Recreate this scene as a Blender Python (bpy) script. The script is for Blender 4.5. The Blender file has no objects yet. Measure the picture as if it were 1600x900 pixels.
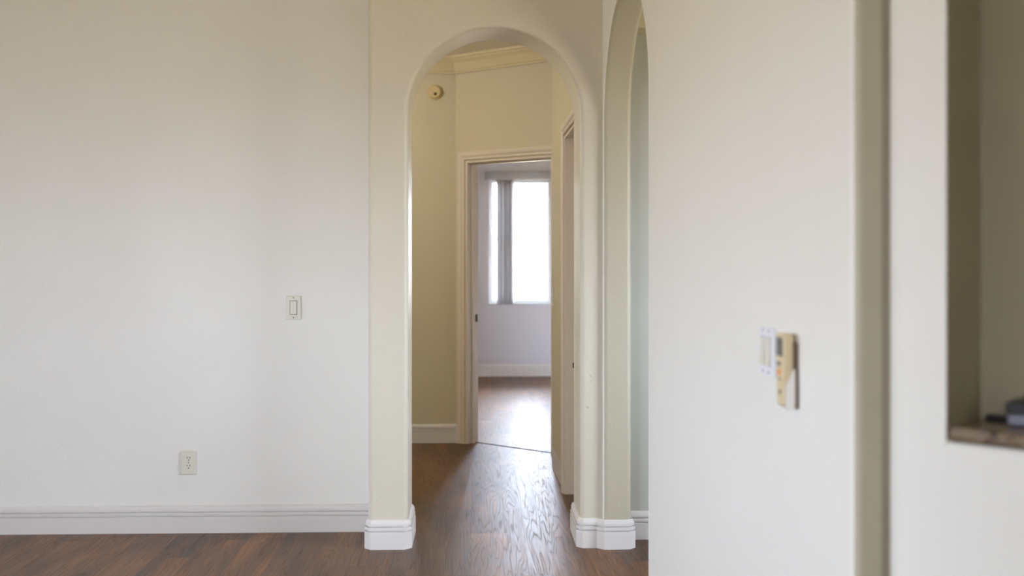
import bpy, bmesh, math, random
from mathutils import Vector, Matrix
random.seed(7)
SC = bpy.context.scene
COL = SC.collection
PI = math.pi

# ------------------------------------------------------------------ camera
F_PX, EYE = 1715.0, 1.367
cam_d = bpy.data.cameras.new('camera')
cam = bpy.data.objects.new('camera', cam_d); COL.objects.link(cam)
cam.location = (0, 0, EYE)
cam.rotation_euler = (PI/2, 0, -math.atan(55/F_PX))
cam_d.sensor_width = 36.0
cam_d.lens = F_PX/1600*36.0
cam_d.shift_y = -52/1600
cam_d.clip_start = .05
cam_d.dof.use_dof = True
cam_d.dof.focus_distance = 5.1
cam_d.dof.aperture_fstop = 1.9
SC.camera = cam

# ------------------------------------------------------------------ daylight and exposure
SKY_STRENGTH = 16
w = bpy.data.worlds.new('world'); SC.world = w; w.use_nodes = True
wn = w.node_tree; wn.nodes.clear()
w_out = wn.nodes.new('ShaderNodeOutputWorld'); w_bg = wn.nodes.new('ShaderNodeBackground')
w_tc = wn.nodes.new('ShaderNodeTexCoord'); w_sp = wn.nodes.new('ShaderNodeSeparateXYZ')
w_cr = wn.nodes.new('ShaderNodeValToRGB')
w_ma = wn.nodes.new('ShaderNodeMath'); w_ma.operation = 'MULTIPLY_ADD'
w_ma.inputs[1].default_value = .5; w_ma.inputs[2].default_value = .5
wn.links.new(w_tc.outputs['Generated'], w_sp.inputs[0]); wn.links.new(w_sp.outputs['Z'], w_ma.inputs[0])
wn.links.new(w_ma.outputs[0], w_cr.inputs[0]); wn.links.new(w_cr.outputs[0], w_bg.inputs[0])
wn.links.new(w_bg.outputs[0], w_out.inputs[0])
e = w_cr.color_ramp.elements
e[0].position = .46; e[0].color = (.40, .34, .26, 1)      # sunlit paving and lawn outside
e[1].position = .52; e[1].color = (.86, .93, 1.14, 1)      # bright hazy sky
w_bg.inputs[1].default_value = SKY_STRENGTH
vs = SC.view_settings
vs.view_transform = 'Standard'; vs.look = 'None'; vs.gamma = 1.0; vs.use_curve_mapping = False
vs.exposure = 1.2

def area(name, loc, rot, sx, sy, power=0, color=(1, 1, 1), portal=False):
    l = bpy.data.lights.new(name, 'AREA'); l.shape = 'RECTANGLE'; l.size = sx; l.size_y = sy
    l.energy = power; l.color = color
    o = bpy.data.objects.new(name, l); COL.objects.link(o); o.location = loc; o.rotation_euler = rot
    if portal: l.cycles.is_portal = True
    return o
# window openings (x or y range, z range): the glass stands in each, the sky shines through; unseen ones are placed to suit the light
WIN_L = (2.2, 3.35, .8, 2.1)
WIN_C = (-3.6, -2.3, .8, 2.3)         # window in the rear wall, far left         # window in the living room's left wall
WIN_B = (-2.3, -1.0, .6, 2.5)       # glazed window in the right wall, behind the camera, placed for its light
WIN_R = (.138, .845, .81, 2.22)        # bedroom window
WIN_S = (2.8, 4.2, .9, 2.2)          # side room window, out of view to the right, added for its light
WIN_E = (8.7, 10.8, .3, 2.1)         # second bedroom window, out of view to the left, added for its light
area('portal_left', (-4.06, (WIN_L[0]+WIN_L[1])/2, (WIN_L[2]+WIN_L[3])/2), (0, -PI/2, 0), WIN_L[3]-WIN_L[2], WIN_L[1]-WIN_L[0], 0, portal=True)
area('portal_back', (3.28, (WIN_B[0]+WIN_B[1])/2, (WIN_B[2]+WIN_B[3])/2), (0, PI/2, 0), WIN_B[3]-WIN_B[2], WIN_B[1]-WIN_B[0], 0, portal=True)
area('portal_bedroom', ((WIN_R[0]+WIN_R[1])/2, 12.46, (WIN_R[2]+WIN_R[3])/2), (-PI/2, 0, 0), WIN_R[1]-WIN_R[0], WIN_R[3]-WIN_R[2], 0, portal=True)

area('portal_rear', ((WIN_C[0]+WIN_C[1])/2, -2.6, (WIN_C[2]+WIN_C[3])/2), (PI/2, 0, 0), WIN_C[1]-WIN_C[0], WIN_C[3]-WIN_C[2], 0, portal=True)
area('portal_side', (3.34, (WIN_S[0]+WIN_S[1])/2, (WIN_S[2]+WIN_S[3])/2), (0, PI/2, 0), WIN_S[3]-WIN_S[2], WIN_S[1]-WIN_S[0], 0, portal=True)
area('portal_bedroom_side', (-1.84, (WIN_E[0]+WIN_E[1])/2, (WIN_E[2]+WIN_E[3])/2), (0, -PI/2, 0), WIN_E[3]-WIN_E[2], WIN_E[1]-WIN_E[0], 0, portal=True)

# ------------------------------------------------------------------ materials
def srgb(r, g, b):
    def c(v):
        v /= 255.0
        return v/12.92 if v <= .04045 else ((v+.055)/1.055)**2.4
    return (c(r), c(g), c(b), 1)

def mat(name, color, rough=.6, spec=.5, metal=0., bump=None, coat=0.):
    m = bpy.data.materials.new(name); m.use_nodes = True
    nt = m.node_tree; b = nt.nodes['Principled BSDF']
    b.inputs['Base Color'].default_value = color
    b.inputs['Roughness'].default_value = rough
    b.inputs['Specular IOR Level'].default_value = spec
    b.inputs['Metallic'].default_value = metal
    b.inputs['Coat Weight'].default_value = coat
    if bump:
        scale, strength, dist = bump
        tc = nt.nodes.new('ShaderNodeTexCoord'); nz = nt.nodes.new('ShaderNodeTexNoise')
        nz.inputs['Scale'].default_value = scale; nz.inputs['Detail'].default_value = 4
        bp = nt.nodes.new('ShaderNodeBump'); bp.inputs['Strength'].default_value = strength
        bp.inputs['Distance'].default_value = dist
        nt.links.new(tc.outputs['Object'], nz.inputs['Vector'])
        nt.links.new(nz.outputs[0], bp.inputs['Height']); nt.links.new(bp.outputs[0], b.inputs['Normal'])
        # very faint roller mottling of the paint itself
        n2 = nt.nodes.new('ShaderNodeTexNoise'); n2.inputs['Scale'].default_value = 2.2; n2.inputs['Detail'].default_value = 3
        mx = nt.nodes.new('ShaderNodeMix'); mx.data_type = 'RGBA'
        mr = nt.nodes.new('ShaderNodeMapRange'); mr.inputs['To Min'].default_value = 0; mr.inputs['To Max'].default_value = 1
        mr.inputs['From Min'].default_value = .35; mr.inputs['From Max'].default_value = .65
        nt.links.new(tc.outputs['Object'], n2.inputs['Vector']); nt.links.new(n2.outputs[0], mr.inputs['Value'])
        nt.links.new(mr.outputs[0], mx.inputs['Factor'])
        mx.inputs[6].default_value = [c*.985 for c in color[:3]]+[1]; mx.inputs[7].default_value = color
        nt.links.new(mx.outputs[2], b.inputs['Base Color'])
    return m

M_WALL = mat('off_white_paint', srgb(240, 238, 231), .45, .4, bump=(160, .35, .0025))
M_CREAM = mat('cream_textured_paint', srgb(214, 206, 187), .34, .5, bump=(170, .6, .0035))
M_HALL = mat('beige_hall_paint', srgb(209, 199, 170), .5, .4, bump=(150, .3, .002))
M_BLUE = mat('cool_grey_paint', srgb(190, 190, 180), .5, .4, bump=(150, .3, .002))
M_BED = mat('bedroom_paint', srgb(214, 212, 216), .5, .4, bump=(150, .3, .002))
M_NICHE = mat('olive_beige_shaded', srgb(156, 147, 121), .5, .4, bump=(150, .3, .002))  # recess shade put into the colour
M_CEIL = mat('ceiling_paint', srgb(240, 232, 214), .8, .2, bump=(90, .4, .003))
M_TRIM = mat('white_trim_enamel', srgb(222, 217, 212), .35, .5)
M_CROWN = mat('cream_trim_enamel', srgb(216, 202, 164), .45, .5)
M_CASE = mat('door_casing_enamel', srgb(222, 210, 192), .35, .5)
M_PLATE = mat('ivory_plastic', srgb(224, 220, 205), .35, .5)
M_DARK = mat('dark_slot', srgb(32, 28, 26), .5)
M_BRONZE = mat('dark_bronze', srgb(70, 58, 44), .35, .5, .7)
M_VINYL = mat('grey_blind_vinyl', srgb(214, 208, 204), .5)
_b = M_VINYL.node_tree; _o = _b.nodes['Material Output']; _t = _b.nodes.new('ShaderNodeBsdfTranslucent'); _m = _b.nodes.new('ShaderNodeMixShader')
_t.inputs[0].default_value = srgb(214, 215, 217); _m.inputs[0].default_value = .6
_b.links.new(_b.nodes['Principled BSDF'].outputs[0], _m.inputs[1]); _b.links.new(_t.outputs[0], _m.inputs[2]); _b.links.new(_m.outputs[0], _o.inputs[0])
M_FRAME = mat('white_window_frame', srgb(228, 232, 234), .4)

def glass_mat():
    m = bpy.data.materials.new('window_glass'); m.use_nodes = True
    nt = m.node_tree; nt.nodes.clear()
    o = nt.nodes.new('ShaderNodeOutputMaterial'); t = nt.nodes.new('ShaderNodeBsdfTransparent')
    g = nt.nodes.new('ShaderNodeBsdfGlossy'); g.inputs['Roughness'].default_value = .02
    fr = nt.nodes.new('ShaderNodeFresnel'); fr.inputs[0].default_value = 1.45
    mx = nt.nodes.new('ShaderNodeMixShader'); t.inputs[0].default_value = (.95, .97, .96, 1)
    nt.links.new(fr.outputs[0], mx.inputs[0]); nt.links.new(t.outputs[0], mx.inputs[1]); nt.links.new(g.outputs[0], mx.inputs[2])
    nt.links.new(mx.outputs[0], o.inputs[0])
    return m
M_GLASS = glass_mat()
LAMP_W = 13.5

def floor_mat():
    m = bpy.data.materials.new('brown_oak_plank_laminate'); m.use_nodes = True
    nt = m.node_tree; b = nt.nodes['Principled BSDF']; L = nt.links.new
    N = nt.nodes.new
    def math_(op, a, bb=None, c=None):
        n = N('ShaderNodeMath'); n.operation = op
        for i, v in enumerate((a, bb, c)):
            if v is None: continue
            if isinstance(v, (int, float)): n.inputs[i].default_value = v
            else: L(v, n.inputs[i])
        return n.outputs[0]
    geo = N('ShaderNodeNewGeometry'); sp = N('ShaderNodeSeparateXYZ'); L(geo.outputs['Position'], sp.inputs[0])
    x, y = sp.outputs['X'], sp.outputs['Y']
    W_, LEN = .178, 1.22
    cx = math_('DIVIDE', math_('ADD', x, .03), W_); col = math_('FLOOR', cx); fx = math_('SUBTRACT', cx, col)
    wn1 = N('ShaderNodeTexWhiteNoise'); wn1.noise_dimensions = '1D'; L(col, wn1.inputs['W'])
    cy = math_('DIVIDE', math_('ADD', y, math_('MULTIPLY', wn1.outputs['Value'], LEN)), LEN)
    row = math_('FLOOR', cy); fy = math_('SUBTRACT', cy, row)
    cb = N('ShaderNodeCombineXYZ'); L(col, cb.inputs[0]); L(row, cb.inputs[1])
    wn2 = N('ShaderNodeTexWhiteNoise'); wn2.noise_dimensions = '2D'; L(cb.outputs[0], wn2.inputs['Vector'])
    rnd = wn2.outputs['Value']; rcol = wn2.outputs['Color']
    # grain coordinates, shifted per plank
    off = N('ShaderNodeVectorMath'); off.operation = 'SCALE'; L(rcol, off.inputs[0]); off.inputs['Scale'].default_value = 37.0
    pos = N('ShaderNodeVectorMath'); pos.operation = 'ADD'; L(geo.outputs['Position'], pos.inputs[0]); L(off.outputs[0], pos.inputs[1])
    def scaled(sx, sy):
        v = N('ShaderNodeVectorMath'); v.operation = 'MULTIPLY'; L(pos.outputs[0], v.inputs[0]); v.inputs[1].default_value = (sx, sy, 1)
        return v.outputs[0]
    n1 = N('ShaderNodeTexNoise'); n1.inputs['Scale'].default_value = 1; n1.inputs['Detail'].default_value = 6; n1.inputs['Roughness'].default_value = .65
    L(scaled(110, 3.0), n1.inputs['Vector'])                 # fine straight grain
    n2 = N('ShaderNodeTexNoise'); n2.inputs['Scale'].default_value = 1; n2.inputs['Detail'].default_value = 3
    L(scaled(9, 1.6), n2.inputs['Vector'])                 # broad colour drift
    n3 = N('ShaderNodeTexNoise'); n3.inputs['Scale'].default_value = 1; n3.inputs['Detail'].default_value = 2.5
    L(scaled(9, .42), n3.inputs['Vector'])                  # contour field for cathedral figure
    rings = math_('FRACT', math_('MULTIPLY', n3.outputs[0], 26))
    rings = math_('POWER', math_('ABSOLUTE', math_('SUBTRACT', math_('MULTIPLY', rings, 2), 1)), 5)
    # knots
    vo = N('ShaderNodeTexVoronoi'); L(scaled(3.2, 1.5), vo.inputs['Vector']); vo.inputs['Scale'].default_value = 1
    kn = N('ShaderNodeMapRange'); L(vo.outputs['Distance'], kn.inputs['Value'])
    kn.inputs['From Min'].default_value = .02; kn.inputs['From Max'].default_value = .09
    kn.inputs['To Min'].default_value = 1; kn.inputs['To Max'].default_value = 0
    r1 = N('ShaderNodeValToRGB'); e = r1.color_ramp.elements
    e[0].position = .30; e[0].color = srgb(52, 37, 25)
    e[1].position = .72; e[1].color = srgb(166, 114, 66)
    e_ = r1.color_ramp.elements.new(.52); e_.color = srgb(110, 74, 43)
    t = math_('ADD', math_('MULTIPLY', n1.outputs[0], .52), math_('MULTIPLY', n2.outputs[0], .48))
    t = math_('ADD', t, math_('MULTIPLY', math_('SUBTRACT', rnd, .5), .09))
    L(t, r1.inputs[0])
    mx = N('ShaderNodeMix'); mx.data_type = 'RGBA'; L(math_('MULTIPLY', math_('MULTIPLY', rings, n2.outputs[0]), .32), mx.inputs['Factor'])
    L(r1.outputs[0], mx.inputs[6]); mx.inputs[7].default_value = srgb(62, 47, 40)
    # greyed boards
    hs = N('ShaderNodeMix'); hs.data_type = 'RGBA'
    sepc = N('ShaderNodeSeparateColor'); L(rcol, sepc.inputs[0])
    g = math_('MULTIPLY', math_('MULTIPLY', math_('SUBTRACT', sepc.outputs[1], .35), .6), math_('MULTIPLY', n2.outputs[0], 1.6))
    g = math_('MAXIMUM', g, 0)
    L(g, hs.inputs['Factor']); L(mx.outputs[2], hs.inputs[6]); hs.inputs[7].default_value = srgb(88, 70, 57)
    mk = N('ShaderNodeMix'); mk.data_type = 'RGBA'; L(math_('MULTIPLY', kn.outputs[0], .75), mk.inputs['Factor'])
    L(hs.outputs[2], mk.inputs[6]); mk.inputs[7].default_value = srgb(45, 32, 26)
    # seams
    ex = math_('MINIMUM', fx, math_('SUBTRACT', 1, fx)); ey = math_('MINIMUM', fy, math_('SUBTRACT', 1, fy))
    sx_ = math_('LESS_THAN', ex, .006); sy_ = math_('LESS_THAN', ey, .0012)
    seam = math_('MAXIMUM', sx_, sy_)
    ms = N('ShaderNodeMix'); ms.data_type = 'RGBA'; L(math_('MULTIPLY', seam, .55), ms.inputs['Factor'])
    L(mk.outputs[2], ms.inputs[6]); ms.inputs[7].default_value = srgb(40, 30, 25)
    L(ms.outputs[2], b.inputs['Base Color'])
    rr = math_('ADD', math_('MULTIPLY', n1.outputs[0], .20), .30)
    rr = math_('ADD', rr, math_('MULTIPLY', rings, .12))
    L(rr, b.inputs['Roughness']); b.inputs['Specular IOR Level'].default_value = .42
    h = math_('SUBTRACT', math_('MULTIPLY', n1.outputs[0], .6), math_('MULTIPLY', rings, .45))
    h = math_('SUBTRACT', h, math_('MULTIPLY', seam, 1.5))
    bp = N('ShaderNodeBump'); bp.inputs['Strength'].default_value = .35; bp.inputs['Distance'].default_value = .001
    L(h, bp.inputs['Height']); L(bp.outputs[0], b.inputs['Normal'])
    return m
M_FLOOR = floor_mat()

def granite_mat():
    m = bpy.data.materials.new('brown_granite'); m.use_nodes = True
    nt = m.node_tree; b = nt.nodes['Principled BSDF']; N = nt.nodes.new; L = nt.links.new
    tc = N('ShaderNodeTexCoord'); n = N('ShaderNodeTexNoise'); n.inputs['Scale'].default_value = 26; n.inputs['Detail'].default_value = 7
    n.inputs['Roughness'].default_value = .7; n.inputs['Distortion'].default_value = .8
    L(tc.outputs['Object'], n.inputs['Vector']); r = N('ShaderNodeValToRGB'); L(n.outputs[0], r.inputs[0])
    e = r.color_ramp.elements
    e[0].position = .34; e[0].color = srgb(58, 50, 48); e[1].position = .68; e[1].color = srgb(206, 190, 156)
    for p, c in ((.44, (112, 90, 72)), (.52, (140, 122, 96)), (.58, (92, 84, 90))):
        q = r.color_ramp.elements.new(p); q.color = srgb(*c)
    L(r.outputs[0], b.inputs['Base Color']); b.inputs['Roughness'].default_value = .18
    return m
M_GRANITE = granite_mat()

# ------------------------------------------------------------------ mesh helpers
def box(bm, lo, hi):
    vs_ = [bm.verts.new((x, y, z)) for x in (lo[0], hi[0]) for y in (lo[1], hi[1]) for z in (lo[2], hi[2])]
    for f in ((0, 1, 3, 2), (4, 6, 7, 5), (0, 4, 5, 1), (2, 3, 7, 6), (0, 2, 6, 4), (1, 5, 7, 3)):
        bm.faces.new([vs_[i] for i in f])
    return vs_

def cyl(bm, c, axis, r0, r1, h, n=32):
    """frustum from c along the unit axis"""
    a = Vector(axis).normalized(); t = a.orthogonal().normalized(); b = a.cross(t)
    c = Vector(c)
    A = [bm.verts.new(c+(t*math.cos(2*PI*i/n)+b*math.sin(2*PI*i/n))*r0) for i in range(n)]
    B = [bm.verts.new(c+a*h+(t*math.cos(2*PI*i/n)+b*math.sin(2*PI*i/n))*r1) for i in range(n)]
    for i in range(n): bm.faces.new((A[i], A[(i+1) % n], B[(i+1) % n], B[i]))
    bm.faces.new(A[::-1]); bm.faces.new(B)

def obj(name, bm, m, parent=None, bevel=0, seg=2, smooth=False, matrix=None, angle=35):
    bmesh.ops.recalc_face_normals(bm, faces=bm.faces)
    me = bpy.data.meshes.new(name); bm.to_mesh(me); bm.free(); me.materials.append(m)
    o = bpy.data.objects.new(name, me); COL.objects.link(o)
    if parent: o.parent = parent
    if matrix is not None: o.matrix_world = matrix
    if bevel:
        md = o.modifiers.new('bevel', 'BEVEL'); md.width = bevel; md.segments = seg
        md.limit_method = 'ANGLE'; md.angle_limit = math.radians(angle); md.use_clamp_overlap = False
        md.harden_normals = False
    if smooth or bevel:
        for p in me.polygons: p.use_smooth = True
        es = o.modifiers.new('wn', 'WEIGHTED_NORMAL'); es.keep_sharp = True
    return o

def struct(name, bm, m, parent=None, **k):
    o = obj(name, bm, m, parent, **k)
    if parent is None: o['kind'] = 'structure'
    return o

def thing(name, label, cat, loc, frame=None, group=None):
    o = bpy.data.objects.new(name, None); COL.objects.link(o); o.empty_display_size = .05
    if frame is None: o.location = loc
    else: o.matrix_world = frame
    o['label'] = label; o['category'] = cat
    if group: o['group'] = group
    return o

def s_empty(name, loc):
    o = bpy.data.objects.new(name, None); COL.objects.link(o); o.location = loc; o['kind'] = 'structure'; o.empty_display_size = .1
    return o

def prism(bm, pts, axis_o, u, v, n):
    """extrude the outline pts (a, b) lying in plane axis_o + a*u + b*v along n"""
    axis_o, u, v, n = map(Vector, (axis_o, u, v, n))
    A = [bm.verts.new(axis_o+u*a+v*b) for a, b in pts]
    B = [bm.verts.new(axis_o+u*a+v*b+n) for a, b in pts]
    bm.faces.new(A); bm.faces.new(B[::-1])
    k = len(pts)
    for i in range(k): bm.faces.new((A[i], B[i], B[(i+1) % k], A[(i+1) % k]))

def sweep(bm, path, profile, side=1, frame=None):
    """profile (d, z) swept along a plan path; d is measured to the left (side 1) or right (-1) of travel"""
    P = [Vector(p) for p in path]; k = len(P); rings = []
    for i in range(k):
        dirs = []
        if i > 0: dirs.append((P[i]-P[i-1]).normalized())
        if i < k-1: dirs.append((P[i+1]-P[i]).normalized())
        ns = [Vector((-d.y, d.x))*side for d in dirs]
        if len(ns) == 2:
            mtr = (ns[0]+ns[1]).normalized(); mtr = mtr/max(.3, mtr.dot(ns[0]))
        else: mtr = ns[0]
        ring = []
        for d, z in profile:
            q = P[i]+mtr*d
            co = Vector((q.x, q.y, z))
            if frame is not None: co = frame @ co
            ring.append(bm.verts.new(co))
        rings.append(ring)
    n = len(profile)
    for i in range(k-1):
        for j in range(n):
            bm.faces.new((rings[i][j], rings[i+1][j], rings[i+1][(j+1) % n], rings[i][(j+1) % n]))
    bm.faces.new(rings[0]); bm.faces.new(rings[-1][::-1])

BASE = [(0, 0), (.018, 0), (.018, .0775), (.0165, .0800), (.0060, .0802), (.0060, .0865), (.0165, .0867), (.0165, .098),
        (.0150, .1002), (.0040, .1004), (.0040, .1070), (.0138, .1072), (.0130, .118), (.010, .126), (.006, .132), (.002, .135), (0, .135)]
CASE_W = .058
CASING = [(0, 0), (0, .010), (.004, .013), (.012, .013), (.016, .009), (.020, .009), (.028, .016), (.036, .018), (.050, .019), (.058, .016), (.058, 0)]  # (across, out)

def baseboard(name, path, side=1, m=None):
    bm = bmesh.new(); sweep(bm, path, BASE, side)
    return struct(name, bm, m or M_TRIM)

# ------------------------------------------------------------------ layout
YL = 5.452                      # face of the left wall
YA, TA = 5.118, .334            # face and depth of the arched wall
AX0, AX1 = -.320, .483          # jambs of the first arch
YB = 8.0                        # back wall of the hall
YR = 12.345                     # bedroom far wall
ZC, ZH = 3.05, 2.80             # living room and hall ceilings
# right-hand wall runs towards the viewer, slightly splayed
W2 = Vector((.590, 5.090, 0)); W2D = Vector((.0424, -.9991, 0)).normalized(); W2N = Vector((W2D.y, -W2D.x, 0)) # face normal
if W2N.x > 0: W2N = -W2N
T2 = .13
A_ = W2 + W2D*3.023             # its near end
B_ = Vector((.7864, 2.0678, 0)) # where the diagonal wall starts
D3 = Vector((.7071, -.7071, 0)); N3 = Vector((-.7071, -.7071, 0))

# ------------------------------------------------------------------ floor and ceilings
bm = bmesh.new(); box(bm, (-4.2, -2.7, -.12), (4.6, 12.6, 0)); struct('floor', bm, M_FLOOR)
bm = bmesh.new(); box(bm, (-4.2, -2.7, ZC), (3.4, YL+.14, ZC+.1)); struct('ceiling', bm, M_CEIL)
bm = bmesh.new(); box(bm, (-4.2, YA+.12, ZH), (4.6, 12.6, ZH+.1)); struct('ceiling', bm, M_CEIL)

# ------------------------------------------------------------------ walls
def wall_with_hole(name, o, u, L, h, n, holes, m, z0=-.03):
    """straight wall with rectangular holes, built of clean blocks"""
    bm = bmesh.new(); o, u, n = Vector(o), Vector(u), Vector(n)
    def blk(a0, a1, b0, b1):
        if a1-a0 > 1e-5 and b1-b0 > 1e-5:
            prism(bm, [(a0, b0), (a1, b0), (a1, b1), (a0, b1)], o, u, (0, 0, 1), n)
    cur = 0
    for a0, a1, b0, b1 in sorted(holes):
        blk(cur, a0, z0, h); blk(a0, a1, z0, b0); blk(a0, a1, b1, h); cur = a1
    blk(cur, L, z0, h)
    return struct(name, bm, m)

wall_with_hole('wall_left', (-4.06, YL, 0), (1, 0, 0), 3.60, ZC, (0, .13, 0), [], M_WALL)
wall_with_hole('wall_west', (-4.0, -2.5, 0), (0, 1, 0), YL+2.5, ZC, (-.15, 0, 0), [(WIN_L[0]+2.5, WIN_L[1]+2.5, WIN_L[2], WIN_L[3])], M_WALL)
wall_with_hole('wall_rear', (-4.1, -2.5, 0), (1, 0, 0), 7.4, ZC, (0, -.15, 0), [(WIN_C[0]+4.1, WIN_C[1]+4.1, WIN_C[2], WIN_C[3])], M_WALL)
wall_with_hole('wall_east', (3.2, -2.6, 0), (0, 1, 0), 3.2, ZC, (.12, 0, 0), [(WIN_B[0]+2.6, WIN_B[1]+2.6, WIN_B[2], WIN_B[3])], M_WALL)

def arch_pts(u0, u1, zs, n=40):
    r = (u1-u0)/2; c = (u0+u1)/2
    return [(c-r*math.cos(PI*i/n), zs+r*math.sin(PI*i/n)) for i in range(n+1)]
# arched wall with the hall opening
r1 = (AX1-AX0)/2
pts = [(-.505, -.06), (AX0, -.06)] + arch_pts(AX0, AX1, 2.428-r1) + [(AX1, -.06), (.66, -.06), (.66, ZC+.08), (-.505, ZC+.08)]
bm = bmesh.new(); prism(bm, pts, (0, YA, 0), (1, 0, 0), (0, 0, 1), (0, TA, 0))
struct('wall_arch', bm, M_CREAM, bevel=.024, seg=5, angle=45)
# right-hand wall with the second arch
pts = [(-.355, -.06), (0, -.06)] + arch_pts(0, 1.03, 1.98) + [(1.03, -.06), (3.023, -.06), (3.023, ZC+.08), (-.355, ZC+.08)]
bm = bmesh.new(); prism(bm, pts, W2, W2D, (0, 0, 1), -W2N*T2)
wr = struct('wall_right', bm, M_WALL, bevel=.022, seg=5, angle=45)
wr.data.materials.append(mat('olive_cream_tone', srgb(190, 183, 160), .4, .5, bump=(170, .6, .0035)))   # darker tone on reveal and wall ends
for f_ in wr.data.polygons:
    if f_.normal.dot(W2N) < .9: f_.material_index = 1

# diagonal wall with the pass-through niche, beyond the jog
NI0, NI1, NZ0, NZ1 = .108, 1.15, 1.026, 2.45
wall_pts = None
bm = bmesh.new()
o3 = B_ + N3*0
def p3(a, z, d=0): return o3 + D3*a - N3*d + Vector((0, 0, z))
def ring3(d):
    out = [p3(-.0, -.05, d), p3(3.5, -.05, d), p3(3.5, ZC+.05, d), p3(-.0, ZC+.05, d)]
    inn = [p3(NI0, NZ0, d), p3(NI1, NZ0, d), p3(NI1, NZ1, d), p3(NI0, NZ1, d)]
    return [bm.verts.new(v) for v in out], [bm.verts.new(v) for v in inn]
fo, fi = ring3(0); bo, bi = ring3(.30)
for i in range(4):
    j = (i+1) % 4
    bm.faces.new((fo[i], fo[j], fi[j], fi[i])); bm.faces.new((bo[i], bi[i], bi[j], bo[j]))
    bm.faces.new((fi[i], fi[j], bi[j], bi[i])); bm.faces.new((fo[i], bo[i], bo[j], fo[j]))
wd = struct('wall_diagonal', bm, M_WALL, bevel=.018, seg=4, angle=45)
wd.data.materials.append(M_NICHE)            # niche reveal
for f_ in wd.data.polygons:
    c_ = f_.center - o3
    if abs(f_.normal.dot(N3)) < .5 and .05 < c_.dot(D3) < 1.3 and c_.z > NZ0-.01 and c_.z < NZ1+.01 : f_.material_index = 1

# ------------------------------------------------------------------ jog between right wall and diagonal wall
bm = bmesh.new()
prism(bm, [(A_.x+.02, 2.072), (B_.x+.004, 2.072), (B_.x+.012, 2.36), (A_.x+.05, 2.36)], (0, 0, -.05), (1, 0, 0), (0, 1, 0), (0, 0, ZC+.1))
struct('wall_jog', bm, mat('taupe_jog_shaded', srgb(158, 149, 129), .5, .4, bump=(150, .3, .002)))  # colour darkened in place of shade the windows don't give
# niche lining: recess shade put into a darker olive beige colour
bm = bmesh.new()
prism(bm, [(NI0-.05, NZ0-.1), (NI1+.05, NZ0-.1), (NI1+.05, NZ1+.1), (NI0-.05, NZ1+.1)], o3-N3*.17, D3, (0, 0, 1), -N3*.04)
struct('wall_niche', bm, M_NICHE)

# ------------------------------------------------------------------ hall, cool-lit side room, bedroom
wall_with_hole('wall_hall_back', (-2.6, YB, 0), (1, 0, 0), 2.6-.153, ZH, (0, .12, 0), [], M_HALL)
AD = Vector((.632, -.532, 0)).normalized(); AN = Vector((AD.y, -AD.x, 0))
if AN.y > 0: AN = -AN            # faces the viewer
AO = Vector((-.153, YB, 0))
D0, D1 = .095, .875              # bedroom doorway along the angled wall
DH = 2.045
wall_with_hole('wall_angled', AO, AD, 1.35, ZH, -AN*.12, [(D0, D1, -.03, DH)], M_HALL)
# hall right wall, door 2 opening
HX0, HX1 = (.487, 7.085), (.502, 6.258)
bm = bmesh.new()
def wall_poly(bm, pts, z0, z1): prism(bm, pts, (0, 0, z0), (1, 0, 0), (0, 1, 0), (0, 0, z1-z0))
hd = (Vector((.502, 6.258, 0))-Vector((.487, 7.085, 0))).normalized()
prism(bm, [(0, -.05), (.827, -.05), (.827, DH), (1.585, DH), (1.585, -.05), (1.66, -.05), (1.66, ZH+.02), (0, ZH+.02)], (.487, 7.085, 0), hd, (0, 0, 1), (.12, 0, 0))
wall_poly(bm, [(.60, 6.965), (1.5, 6.965), (1.5, 7.085), (.60, 7.085)], -.05, ZH+.02)
struct('wall_hall_right', bm, M_HALL)
# side room seen through the second arch
bm = bmesh.new(); box(bm, (.66, 5.26, -.05), (3.3, 5.36, 2.425)); struct('wall_side', bm, M_BLUE)
bm = bmesh.new(); box(bm, (.66, 5.10, 2.425), (3.3, 5.36, ZC)); struct('wall_side_soffit', bm, M_HALL, bevel=.01)
wall_with_hole('wall_side_end', (3.2, .6, 0), (0, 1, 0), 4.76, ZC, (.12, 0, 0), [(WIN_S[0]-.6, WIN_S[1]-.6, WIN_S[2], WIN_S[3])], M_BLUE)
# hall left end and rear
wall_with_hole('wall_hall_end', (-2.5, YL+.1, 0), (0, 1, 0), YB-YL, ZH, (-.12, 0, 0), [], M_HALL)
# bedroom
wall_with_hole('wall_bedroom_far', (-1.8, YR, 0), (1, 0, 0), 4.6, ZH, (0, .14, 0), [(WIN_R[0]+1.8, WIN_R[1]+1.8, WIN_R[2], WIN_R[3])], M_BED)
wall_with_hole('wall_bedroom_left', (-1.7, YB+.1, 0), (0, 1, 0), YR-YB, ZH, (-.12, 0, 0), [(WIN_E[0]-YB-.1, WIN_E[1]-YB-.1, WIN_E[2], WIN_E[3])], M_BED)
wall_with_hole('wall_bedroom_right', (2.6, 6.9, 0), (0, 1, 0), YR+.05-6.9, ZH, (.12, 0, 0), [], M_BED)
bm = bmesh.new(); box(bm, (.75, 6.87, -.05), (2.7, 6.96, ZH)); struct('wall_bedroom_near', bm, M_BED)

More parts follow.
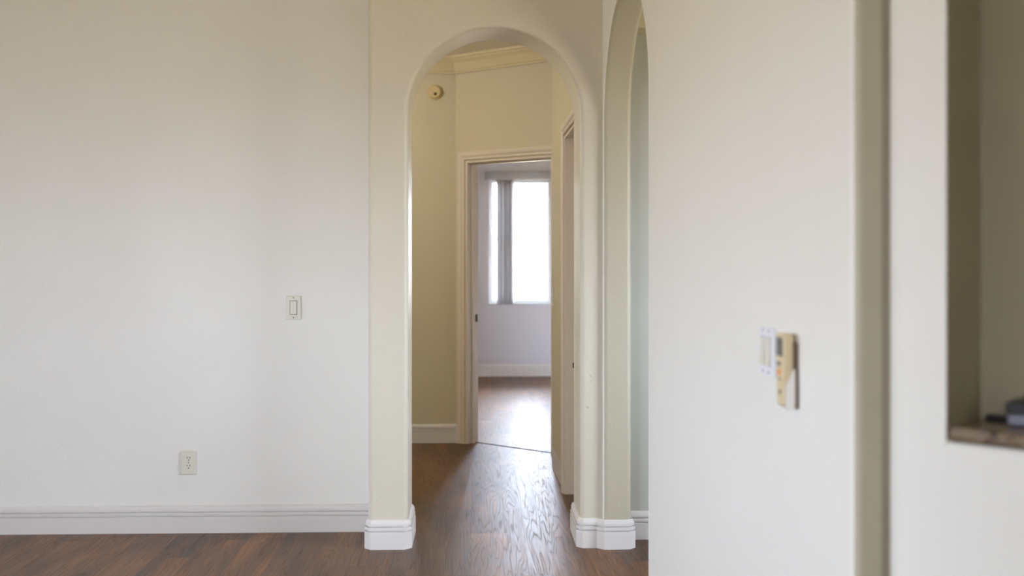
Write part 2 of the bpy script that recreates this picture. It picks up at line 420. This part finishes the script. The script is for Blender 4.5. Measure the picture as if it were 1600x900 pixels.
# ------------------------------------------------------------------ baseboards and plinths
baseboard('baseboard_left', [(-3.99, YL), (-.50, YL)], -1)
baseboard('baseboard_arch_left', [(-.505, YL), (-.505, YA+.020), (-.485, YA), (AX0-.020, YA), (AX0, YA+.020), (AX0, YA+TA-.02), (AX0-.02, YA+TA), (-.6, YA+TA)], 1 if False else -1)
q0 = W2-W2N*0
def w2(u, d): p = W2+W2D*u-W2N*d; return (p.x, p.y)
baseboard('baseboard_arch_right', [(AX1, YA+TA+.01), (AX1, YA+.018), (AX1+.018, YA), (.566, YA), (.598, YA-.031), (.702, YA-.029), (.722, YA-.008), (.722, 5.26)], -1 if False else -1)
baseboard('baseboard_side', [(.70, 5.26), (3.2, 5.26)], -1)
a, b_ = w2(1.05, 0), w2(3.0, 0)
baseboard('baseboard_right', [w2(1.03, T2), w2(1.03, .02), w2(1.05, 0), w2(3.0, 0), w2(3.023, .02), (B_.x, B_.y), tuple((B_+D3*3.38).xy)], -1)
CO = AO + AD*(D0-CASE_W-.004)
baseboard('baseboard_hall', [(-2.5, YB), (AO.x, AO.y), (CO.x, CO.y)], -1)
baseboard('baseboard_hall_right', [(.60, 7.085), (.505, 7.085), (.487, 7.070), (.5006, 6.335)], 1)
baseboard('baseboard_bedroom', [(-1.7, YR), (2.6, YR)], -1)

# small scuffs in the paint of the arch pier
wa = bpy.data.objects['wall_arch']; M_SCUFF = mat('dark_scuff', srgb(88, 80, 74), .6)
for (x, z, l_, a_) in ((.515, .655, .016, 2.0), (.521, .652, .008, .9), (.532, .800, .013, 2.2), (.510, .604, .006, .2), (.534, .775, .009, 2.4)):
    bm = bmesh.new(); dx, dz = math.cos(a_)*l_/2, math.sin(a_)*l_/2; nx, nz = -dz/l_*.0022, dx/l_*.0022
    prism(bm, [(x-dx, z-dz), (x+nx, z+nz), (x+dx, z+dz), (x-nx, z-nz)], (0, YA-.0004, 0), (1, 0, 0), (0, 0, 1), (0, .0006, 0))
    obj('scuff_mark', bm, M_SCUFF, wa)

# crown moulding in the hall
CROWN = [(0, 0), (.006, -.118), (.016, -.118), (.018, -.108), (.026, -.100), (.034, -.082), (.052, -.050), (.072, -.030), (.076, -.020), (.088, -.016), (.090, 0)]
bm = bmesh.new()
e2 = AO + AD*1.15
sweep(bm, [(-2.5, YB), (AO.x, AO.y), (e2.x, e2.y)], [(d, ZH+z) for d, z in CROWN], -1)
struct('trim_crown', bm, M_CROWN)

# ------------------------------------------------------------------ door frames
def door_frame(name, org, u, n, width, height, depth, m, stops=True):
    """casing on the near face, jamb lining; org = foot of the near face of the hinge-side opening edge"""
    root = s_empty(name, org)
    org, u, n = Vector(org), Vector(u), Vector(n)        # n points out of the wall towards the viewer
    Z = Vector((0, 0, 1))
    inv = Matrix.Translation(-org)
    bm = bmesh.new()
    # casing: profile mitred round three sides, in local plane coords
    g = .005; path = [(-g, 0), (-g, height+g), (width+g, height+g), (width+g, 0)]
    rings = []
    for i, (a, z) in enumerate(path):
        mx = (-1 if i < 2 else 1); mz = 0 if i in (0, 3) else 1
        rings.append([bm.verts.new(u*(a+mx*d) + Z*(z+mz*d) + n*o_) for d, o_ in CASING])
    k = len(CASING)
    for i in range(3):
        for j in range(k): bm.faces.new((rings[i][j], rings[i+1][j], rings[i+1][(j+1) % k], rings[i][(j+1) % k]))
    bm.faces.new(rings[0]); bm.faces.new(rings[-1][::-1])
    obj('casing', bm, m, root)
    bm = bmesh.new(); t = .016
    prism(bm, [(0, .0), (t, .0), (t, height-t), (width-t, height-t), (width-t, 0), (width, 0), (width, height), (0, height)], n*.002, u, Z, -n*(depth+.004))
    obj('jamb', bm, m, root, bevel=.0015, seg=1)
    if stops:
        bm = bmesh.new(); s0 = t; s1 = t+.011
        prism(bm, [(s0, 0), (s1, 0), (s1, height-s1), (width-s1, height-s1), (width-s1, 0), (width-s0, 0), (width-s0, height-s0), (s0, height-s0)], -n*.045, u, Z, -n*.032)
        obj('door_stop', bm, m, root, bevel=.002, seg=1)
    return root
d1 = AO + AD*D0
dr = door_frame('door_1', d1, AD, AN, D1-D0, DH, .12, M_CASE)
# strike plate on the left jamb
bm = bmesh.new(); c = AD*.0155 - AN*.100 + Vector((0, 0, .905))
prism(bm, [(-.013, -.028), (.013, -.028), (.013, .028), (-.013, .028)], c, -AN, (0, 0, 1), AD*.003)
sp_ = obj('strike_plate', bm, M_BRONZE, dr)
bm = bmesh.new(); prism(bm, [(-.005, -.01), (.005, -.01), (.005, .01), (-.005, .01)], c+AD*.0028, -AN, (0, 0, 1), AD*.0006)
obj('latch_hole', bm, M_DARK, sp_)

u2 = (Vector((.502, 5.44, 0))-Vector((.502, 6.258, 0))).normalized()
dr2 = door_frame('door_2', (.502, 6.258, 0), u2, (-1, 0, 0), .758, DH, .12, M_CASE, stops=False)
bm = bmesh.new(); box(bm, (.085, -.744, .008), (.118, -.014, DH-.018)); obj('door_slab', bm, M_CASE, dr2, bevel=.002)
bm = bmesh.new(); box(bm, (.044, -.0192, .722), (.052, -.0160, .752)); obj('jamb_mark', bm, M_DARK, dr2, bevel=.001)  # small dark mark on the jamb

# dark flooring transition strip in the bedroom doorway
bm = bmesh.new()
prism(bm, [(0, 0), (.014, 0), (.011, .004), (.003, .004)], d1 - AN*.085 + AD*.016, -AN, (0, 0, 1), AD*(D1-D0-.032))
struct('trim_threshold', bm, mat('dark_transition_strip', srgb(58, 50, 46), .5))

# ------------------------------------------------------------------ windows
def window(name, o, u, n, W, H, mull=0, rail=False):
    """o = lower corner of the opening on the inner face, n = outwards"""
    root = s_empty(name, o); u, n = Vector(u), Vector(n); Z = (0, 0, 1)
    def bar(bm, a0, a1, b0, b1, d0, d1): prism(bm, [(a0, b0), (a1, b0), (a1, b1), (a0, b1)], n*d0, u, Z, n*(d1-d0))
    t = .045; bm = bmesh.new()
    bar(bm, 0, W, 0, t, .07, .12); bar(bm, 0, W, H-t, H, .07, .12); bar(bm, 0, t, t, H-t, .07, .12); bar(bm, W-t, W, t, H-t, .07, .12)
    obj('window_frame', bm, M_FRAME, root)
    for i in range(mull):
        c_ = W*(i+1)/(mull+1); bm = bmesh.new(); bar(bm, c_-.02, c_+.02, t, H-t, .075, .115); obj('mullion', bm, M_FRAME, root)
    if rail:
        bm = bmesh.new(); bar(bm, t, W-t, H*.52-.012, H*.52+.012, .070, .110); obj('meeting_rail', bm, M_FRAME, root)
    bm = bmesh.new(); bar(bm, t*.8, W-t*.8, t*.8, H-t*.8, .090, .096); obj('glass_pane', bm, M_GLASS, root)
    return root
window('window_1', (WIN_R[0], YR, WIN_R[2]), (1, 0, 0), (0, 1, 0), WIN_R[1]-WIN_R[0], WIN_R[3]-WIN_R[2], 0, True)
window('window_2', (-4.0, WIN_L[0], WIN_L[2]), (0, 1, 0), (-1, 0, 0), WIN_L[1]-WIN_L[0], WIN_L[3]-WIN_L[2], 2)
window('window_3', (3.2, WIN_B[0], WIN_B[2]), (0, 1, 0), (1, 0, 0), WIN_B[1]-WIN_B[0], WIN_B[3]-WIN_B[2], 2)
window('window_4', (3.2, WIN_S[0], WIN_S[2]), (0, 1, 0), (1, 0, 0), WIN_S[1]-WIN_S[0], WIN_S[3]-WIN_S[2], 1)  # side room, unseen, added for its light
window('window_5', (-1.7, WIN_E[0], WIN_E[2]), (0, 1, 0), (-1, 0, 0), WIN_E[1]-WIN_E[0], WIN_E[3]-WIN_E[2], 1)  # bedroom side wall, unseen, added for its light
window('window_6', (WIN_C[0], -2.5, WIN_C[2]), (1, 0, 0), (0, -1, 0), WIN_C[1]-WIN_C[0], WIN_C[3]-WIN_C[2], 1)
# thin marble sill in the bedroom window
bm = bmesh.new(); box(bm, (WIN_R[0], YR-.015, WIN_R[2]-.004), (WIN_R[1], YR+.07, WIN_R[2]+.014)); struct('trim_window_sill', bm, M_FRAME, bevel=.004)

# ------------------------------------------------------------------ vertical blind in the bedroom window
t = thing('vertical_blind', 'grey vertical blind drawn to the left side of the bedroom window', 'blind', (WIN_R[0], YR, WIN_R[3]))
bm = bmesh.new(); box(bm, (-.04, -.075, -.015), (.80, -.002, .075)); obj('valance', bm, M_VINYL, t, bevel=.004)
for i in range(9):
    ang = math.radians(62 + random.uniform(-14, 14)); cx = .105+i*.0195
    bm = bmesh.new(); hw = .044; n = 6; seg = []
    for j in range(n+1):
        s = -hw+2*hw*j/n; bow = .006*(1-(s/hw)**2)
        p = Vector((cx+math.cos(ang)*s-math.sin(ang)*bow, -.040+math.sin(ang)*s*.6+math.cos(ang)*bow, 0)); seg.append(p)
    th = Vector((.0009, -.0005, 0))
    out = [p for p in seg]+[p+th for p in reversed(seg)]
    A = [bm.verts.new(p+Vector((0, 0, -1.405))) for p in out]; B = [bm.verts.new(p+Vector((0, 0, -.015))) for p in out]
    for q in range(len(out)): bm.faces.new((A[q], A[(q+1) % len(out)], B[(q+1) % len(out)], B[q]))
    bm.faces.new(A[::-1]); bm.faces.new(B)
    obj('vane', bm, M_VINYL, t)

# ------------------------------------------------------------------ wall plates
def frame_at(p, u, n):
    """matrix with local x along the wall (viewer's right), local -y out of the wall"""
    u, n = Vector(u).normalized(), Vector(n).normalized()
    return Matrix(((u.x, -n.x, 0, p[0]), (u.y, -n.y, 0, p[1]), (0, 0, 1, p[2]), (0, 0, 0, 1)))
def part(name, bm, m, par, **k):
    return obj(name, bm, m, par, **k)
def plate(par, W, H, th=.006, name='cover_plate', m=None):
    bm = bmesh.new(); box(bm, (-W/2, -th, -H/2), (W/2, 0, H/2)); return part(name, bm, m or M_PLATE, par, bevel=.003, seg=3)
def screw(par, x, z, th=.006):
    bm = bmesh.new(); cyl(bm, (x, -th+.0005, z), (0, -1, 0), .0032, .0028, .0012, 12); return part('screw', bm, M_BRONZE, par)
def rocker(par, x, th=.006, gap=None):
    bm = bmesh.new(); box(bm, (x-.0185, -th-.0005, -.0355), (x+.0185, -th+.001, .0355)); s_ = part('rocker_surround', bm, gap or M_DARKER, par)
    bm = bmesh.new()
    prism(bm, [(-.006, -.032), (-.0125, -.032), (-.0085, 0), (-.0075, .032), (-.006, .032)], (x-.0155, 0, 0), (0, 1, 0), (0, 0, 1), (.031, 0, 0))
    part('rocker', bm, M_PLATE, par, bevel=.001)
M_DARKER = mat('grey_shadow_gap', srgb(150, 146, 136), .5)

t = thing('light_switch', 'ivory rocker light switch at chest height on the white left wall', 'light switch', None,
          frame_at((-.904, YL, 1.106), (1, 0, 0), (0, -1, 0)))
plate(t, .074, .117); rocker(t, 0); screw(t, 0, .049); screw(t, 0, -.049)

t = thing('electrical_outlet', 'ivory duplex electrical outlet low on the left wall above the baseboard', 'outlet', None,
          frame_at((-1.416, YL, .345), (1, 0, 0), (0, -1, 0)))
plate(t, .076, .118, .008)
for zc in (.0195, -.0195):
    bm = bmesh.new()
    pts = []
    for i in range(28):
        a = 2*PI*i/28; pts.append((.0172*math.cos(a), max(-.0135, min(.0135, .0172*math.sin(a)))))
    prism(bm, pts, (0, -.0075, zc), (1, 0, 0), (0, 0, 1), (0, -.0025, 0)); rc = part('receptacle', bm, M_PLATE, t)
    for sx in (-.0064, .0064):
        bm = bmesh.new(); box(bm, (sx-.0014, -.0104, zc+.001), (sx+.0014, -.0098, zc+.0095)); part('slot', bm, M_DARK, rc)
    bm = bmesh.new(); cyl(bm, (0, -.0098, zc-.0070), (0, -1, 0), .0030, .0030, .0006, 14); part('ground_hole', bm, M_DARK, rc)
bm = bmesh.new(); cyl(bm, (0, -.0075, 0), (0, -1, 0), .003, .0026, .0014, 12); part('screw', bm, M_BRONZE, t)

# double switch plate beside the remote
def on_w2(u, z): p = W2+W2D*u; return (p.x, p.y, z)
M_WPLATE = mat('white_plastic', srgb(236, 236, 240), .3, .5)
t = thing('double_light_switch', 'white double rocker switch plate left of the remote on the near wall', 'light switch', None,
          frame_at(on_w2(2.492, 1.137), W2D, W2N))
plate(t, .116, .117, .006, m=M_WPLATE)
M_GAP = mat('pale_gap', srgb(205, 205, 206), .5)
for x in (-.023, .023): rocker(t, x, gap=M_GAP); screw(t, x, .049); screw(t, x, -.049)

# remote in its wall cradle
fr = frame_at(on_w2(2.684, 1.113), W2D, W2N)
M_REM = mat('yellowed_beige_plastic', srgb(222, 203, 162), .4, .5)
t = thing('remote_control', 'beige air conditioner remote with small screen and orange button in wall cradle', 'remote control', None, fr)
bm = bmesh.new()
out = [(-.020, -.078), (.020, -.078), (.024, -.070), (.026, .076), (.024, .080), (-.024, .080), (-.026, .076), (-.024, -.070)]
prism(bm, out, (0, -.034, 0), (1, 0, 0), (0, 0, 1), (0, .022, 0)); part('body', bm, M_REM, t, bevel=.004, seg=3)
bm = bmesh.new(); box(bm, (-.023, -.0350, .030), (.019, -.0335, .071)); sc_ = part('screen_bezel', bm, mat('dark_bezel', srgb(70, 68, 62), .3), t, bevel=.001)
bm = bmesh.new(); box(bm, (-.019, -.0356, .034), (.015, -.0348, .067)); part('screen', bm, mat('lcd_grey', srgb(104, 106, 98), .25), sc_)
bm = bmesh.new(); box(bm, (-.016, -.0362, .009), (.004, -.0335, .017)); part('button', bm, mat('navy_button', srgb(58, 62, 74), .4), t, bevel=.001)
bm = bmesh.new(); cyl(bm, (-.005, -.0335, -.006), (0, -1, 0), .0078, .007, .003, 20); o_ = part('button', bm, mat('orange_button', srgb(244, 152, 40), .4), t); o_['label'] = 'round orange button'
bm = bmesh.new(); box(bm, (-.014, -.0358, -.0225), (.012, -.0335, -.0195)); part('button', bm, M_DARKER, t)
bm = bmesh.new(); cyl(bm, (.002, -.0335, -.049), (0, -1, 0), .0052, .0048, .0022, 18); part('button', bm, mat('grey_button', srgb(104, 98, 88), .4), t)
t = thing('remote_cradle', 'pale plastic wall cradle holding the lower half of the beige remote', 'remote holder', None, fr)
M_CRAD = mat('pale_cradle_plastic', srgb(244, 241, 236), .35, .5)
bm = bmesh.new(); box(bm, (-.026, -.0095, -.084), (.026, 0, .060)); part('back_plate', bm, mat('brown_cradle_back', srgb(120, 98, 84), .5), t, bevel=.002)
bm = bmesh.new(); prism(bm, [(-.0095, -.084), (-.028, -.084), (-.031, -.072), (-.030, -.034), (-.013, .002), (-.0095, .004)], (.0268, 0, 0), (0, 1, 0), (0, 0, 1), (.003, 0, 0)); part('side_wall', bm, M_CRAD, t)
bm = bmesh.new(); prism(bm, [(-.0095, -.084), (-.028, -.084), (-.031, -.072), (-.030, -.034), (-.013, .002), (-.0095, .004)], (-.0298, 0, 0), (0, 1, 0), (0, 0, 1), (.003, 0, 0)); part('side_wall', bm, M_CRAD, t)
bm = bmesh.new(); box(bm, (-.0268, -.030, -.084), (.0268, -.0095, -.0805)); part('cradle_floor', bm, M_CRAD, t)

# toggle plate on the hall's right wall
hu = (Vector(HX1)-Vector(HX0)).normalized()
hp = Vector(HX0)+hu*.085
t = thing('hall_light_switch', 'cream toggle switch plate beside the bedroom doorway inside the hall', 'light switch', None,
          frame_at((hp.x, hp.y, 1.102), (hu.x, hu.y, 0), (-1, hu.x, 0)))
plate(t, .072, .122, .007)
bm = bmesh.new(); prism(bm, [(-.006, -.008), (-.018, .004), (-.016, .011), (-.006, .009)], (-.005, 0, 0), (0, 1, 0), (0, 0, 1), (.010, 0, 0)); part('toggle', bm, M_PLATE, t)
screw(t, 0, .03, .007); screw(t, 0, -.03, .007)

# ------------------------------------------------------------------ smoke detector
t = thing('smoke_detector', 'round yellowed smoke detector high on the hall back wall', 'smoke detector', (-.306, YB, 2.548))
M_SD = mat('yellowed_detector_plastic', srgb(218, 196, 146), .5)
bm = bmesh.new(); cyl(bm, (0, 0, 0), (0, -1, 0), .058, .056, .012, 40); part('base', bm, M_SD, t, bevel=.002)
bm = bmesh.new(); cyl(bm, (0, -.012, 0), (0, -1, 0), .050, .042, .026, 40); bd = part('body', bm, M_SD, t, bevel=.004, seg=3)
bm = bmesh.new(); cyl(bm, (.006, -.0378, -.016), (0, -1, 0), .012, .012, .001, 20); part('sounder_grille', bm, mat('dark_grille', srgb(92, 66, 38), .6), bd)
bm = bmesh.new(); cyl(bm, (-.018, -.0378, .004), (0, -1, 0), .005, .0045, .002, 16); part('test_button', bm, mat('tan_button', srgb(190, 160, 104), .5), bd)

# ------------------------------------------------------------------ unseen lamp, added to light the hall from the left
t = thing('added_hall_lamp', 'unseen round frosted lamp added to the hall ceiling for light, left of the arched opening', 'ceiling lamp', (-1.35, 6.55, ZH))
bm = bmesh.new(); cyl(bm, (0, 0, 0), (0, 0, -1), .15, .15, .02, 40); part('base', bm, M_FRAME, t, bevel=.003)
mg = mat('lit_frosted_glass', srgb(255, 236, 200), .5); bb = mg.node_tree.nodes['Principled BSDF']
bb.inputs['Emission Color'].default_value = (1, .78, .48, 1); bb.inputs['Emission Strength'].default_value = 3
bm = bmesh.new(); cyl(bm, (0, 0, -.02), (0, 0, -1), .14, .09, .07, 40); part('shade', bm, mg, t, bevel=.02, seg=4)
l = bpy.data.lights.new('hall_fill_light', 'POINT'); l.energy = LAMP_W; l.color = (1, .97, .92); l.shadow_soft_size = .10  # added point light, hangs below the shade
lo = bpy.data.objects.new('hall_fill_light', l); COL.objects.link(lo); lo.parent = t; lo.location = (0, 0, -.22)

# ------------------------------------------------------------------ granite ledge and devices in the niche
bm = bmesh.new()
prism(bm, [(NI0+.006, -.004), (NI1-.006, -.004), (NI1-.006, .169), (NI0+.006, .169)], o3+Vector((0, 0, 1.027)), D3, -N3, (0, 0, .025))
g = obj('granite_ledge', bm, M_GRANITE, bevel=.006, seg=3)
g['label'] = 'mottled brown granite slab lining the bottom of the wall niche'; g['category'] = 'ledge'
GZ = 1.0523
def niche_frame(a, d, rz=0):
    p = o3+D3*a-N3*d; m = frame_at((p.x, p.y, GZ), D3, N3)
    return m @ Matrix.Rotation(rz, 4, 'Z')
M_BLK = mat('black_plastic', srgb(16, 16, 20), .35)
M_GRY = mat('grey_plastic', srgb(132, 134, 150), .35)
t = thing('network_box', 'black electronic box with grey front lying on the granite ledge', 'electronic device', None, niche_frame(.245, .080, math.radians(5)))
bm = bmesh.new(); box(bm, (-.055, -.002, .002), (.055, .070, .022)); part('lower_shell', bm, M_GRY, t, bevel=.004, seg=3)
bm = bmesh.new(); box(bm, (-.058, -.004, .022), (.058, .073, .044)); part('top_shell', bm, M_BLK, t, bevel=.003, seg=3)
bm = bmesh.new(); cyl(bm, (-.02, .02, .044), (0, 0, 1), .012, .009, .016, 20); part('knob', bm, M_BLK, t)
for sx in (-.045, .045):
    bm = bmesh.new(); cyl(bm, (sx, .035, 0), (0, 0, 1), .005, .005, .003, 12); part('foot', bm, M_BLK, t)
t = thing('power_plug', 'small black plug lead lying flat behind the electronic box', 'cable', None, niche_frame(.158, .140, 0))
bm = bmesh.new(); box(bm, (-.030, -.006, 0), (.030, .008, .009)); part('plug_body', bm, M_BLK, t, bevel=.003, seg=3)
bm = bmesh.new(); cyl(bm, (.029, .001, .0045), (1, 0, 0), .0035, .0028, .04, 12); part('cord', bm, M_BLK, t)
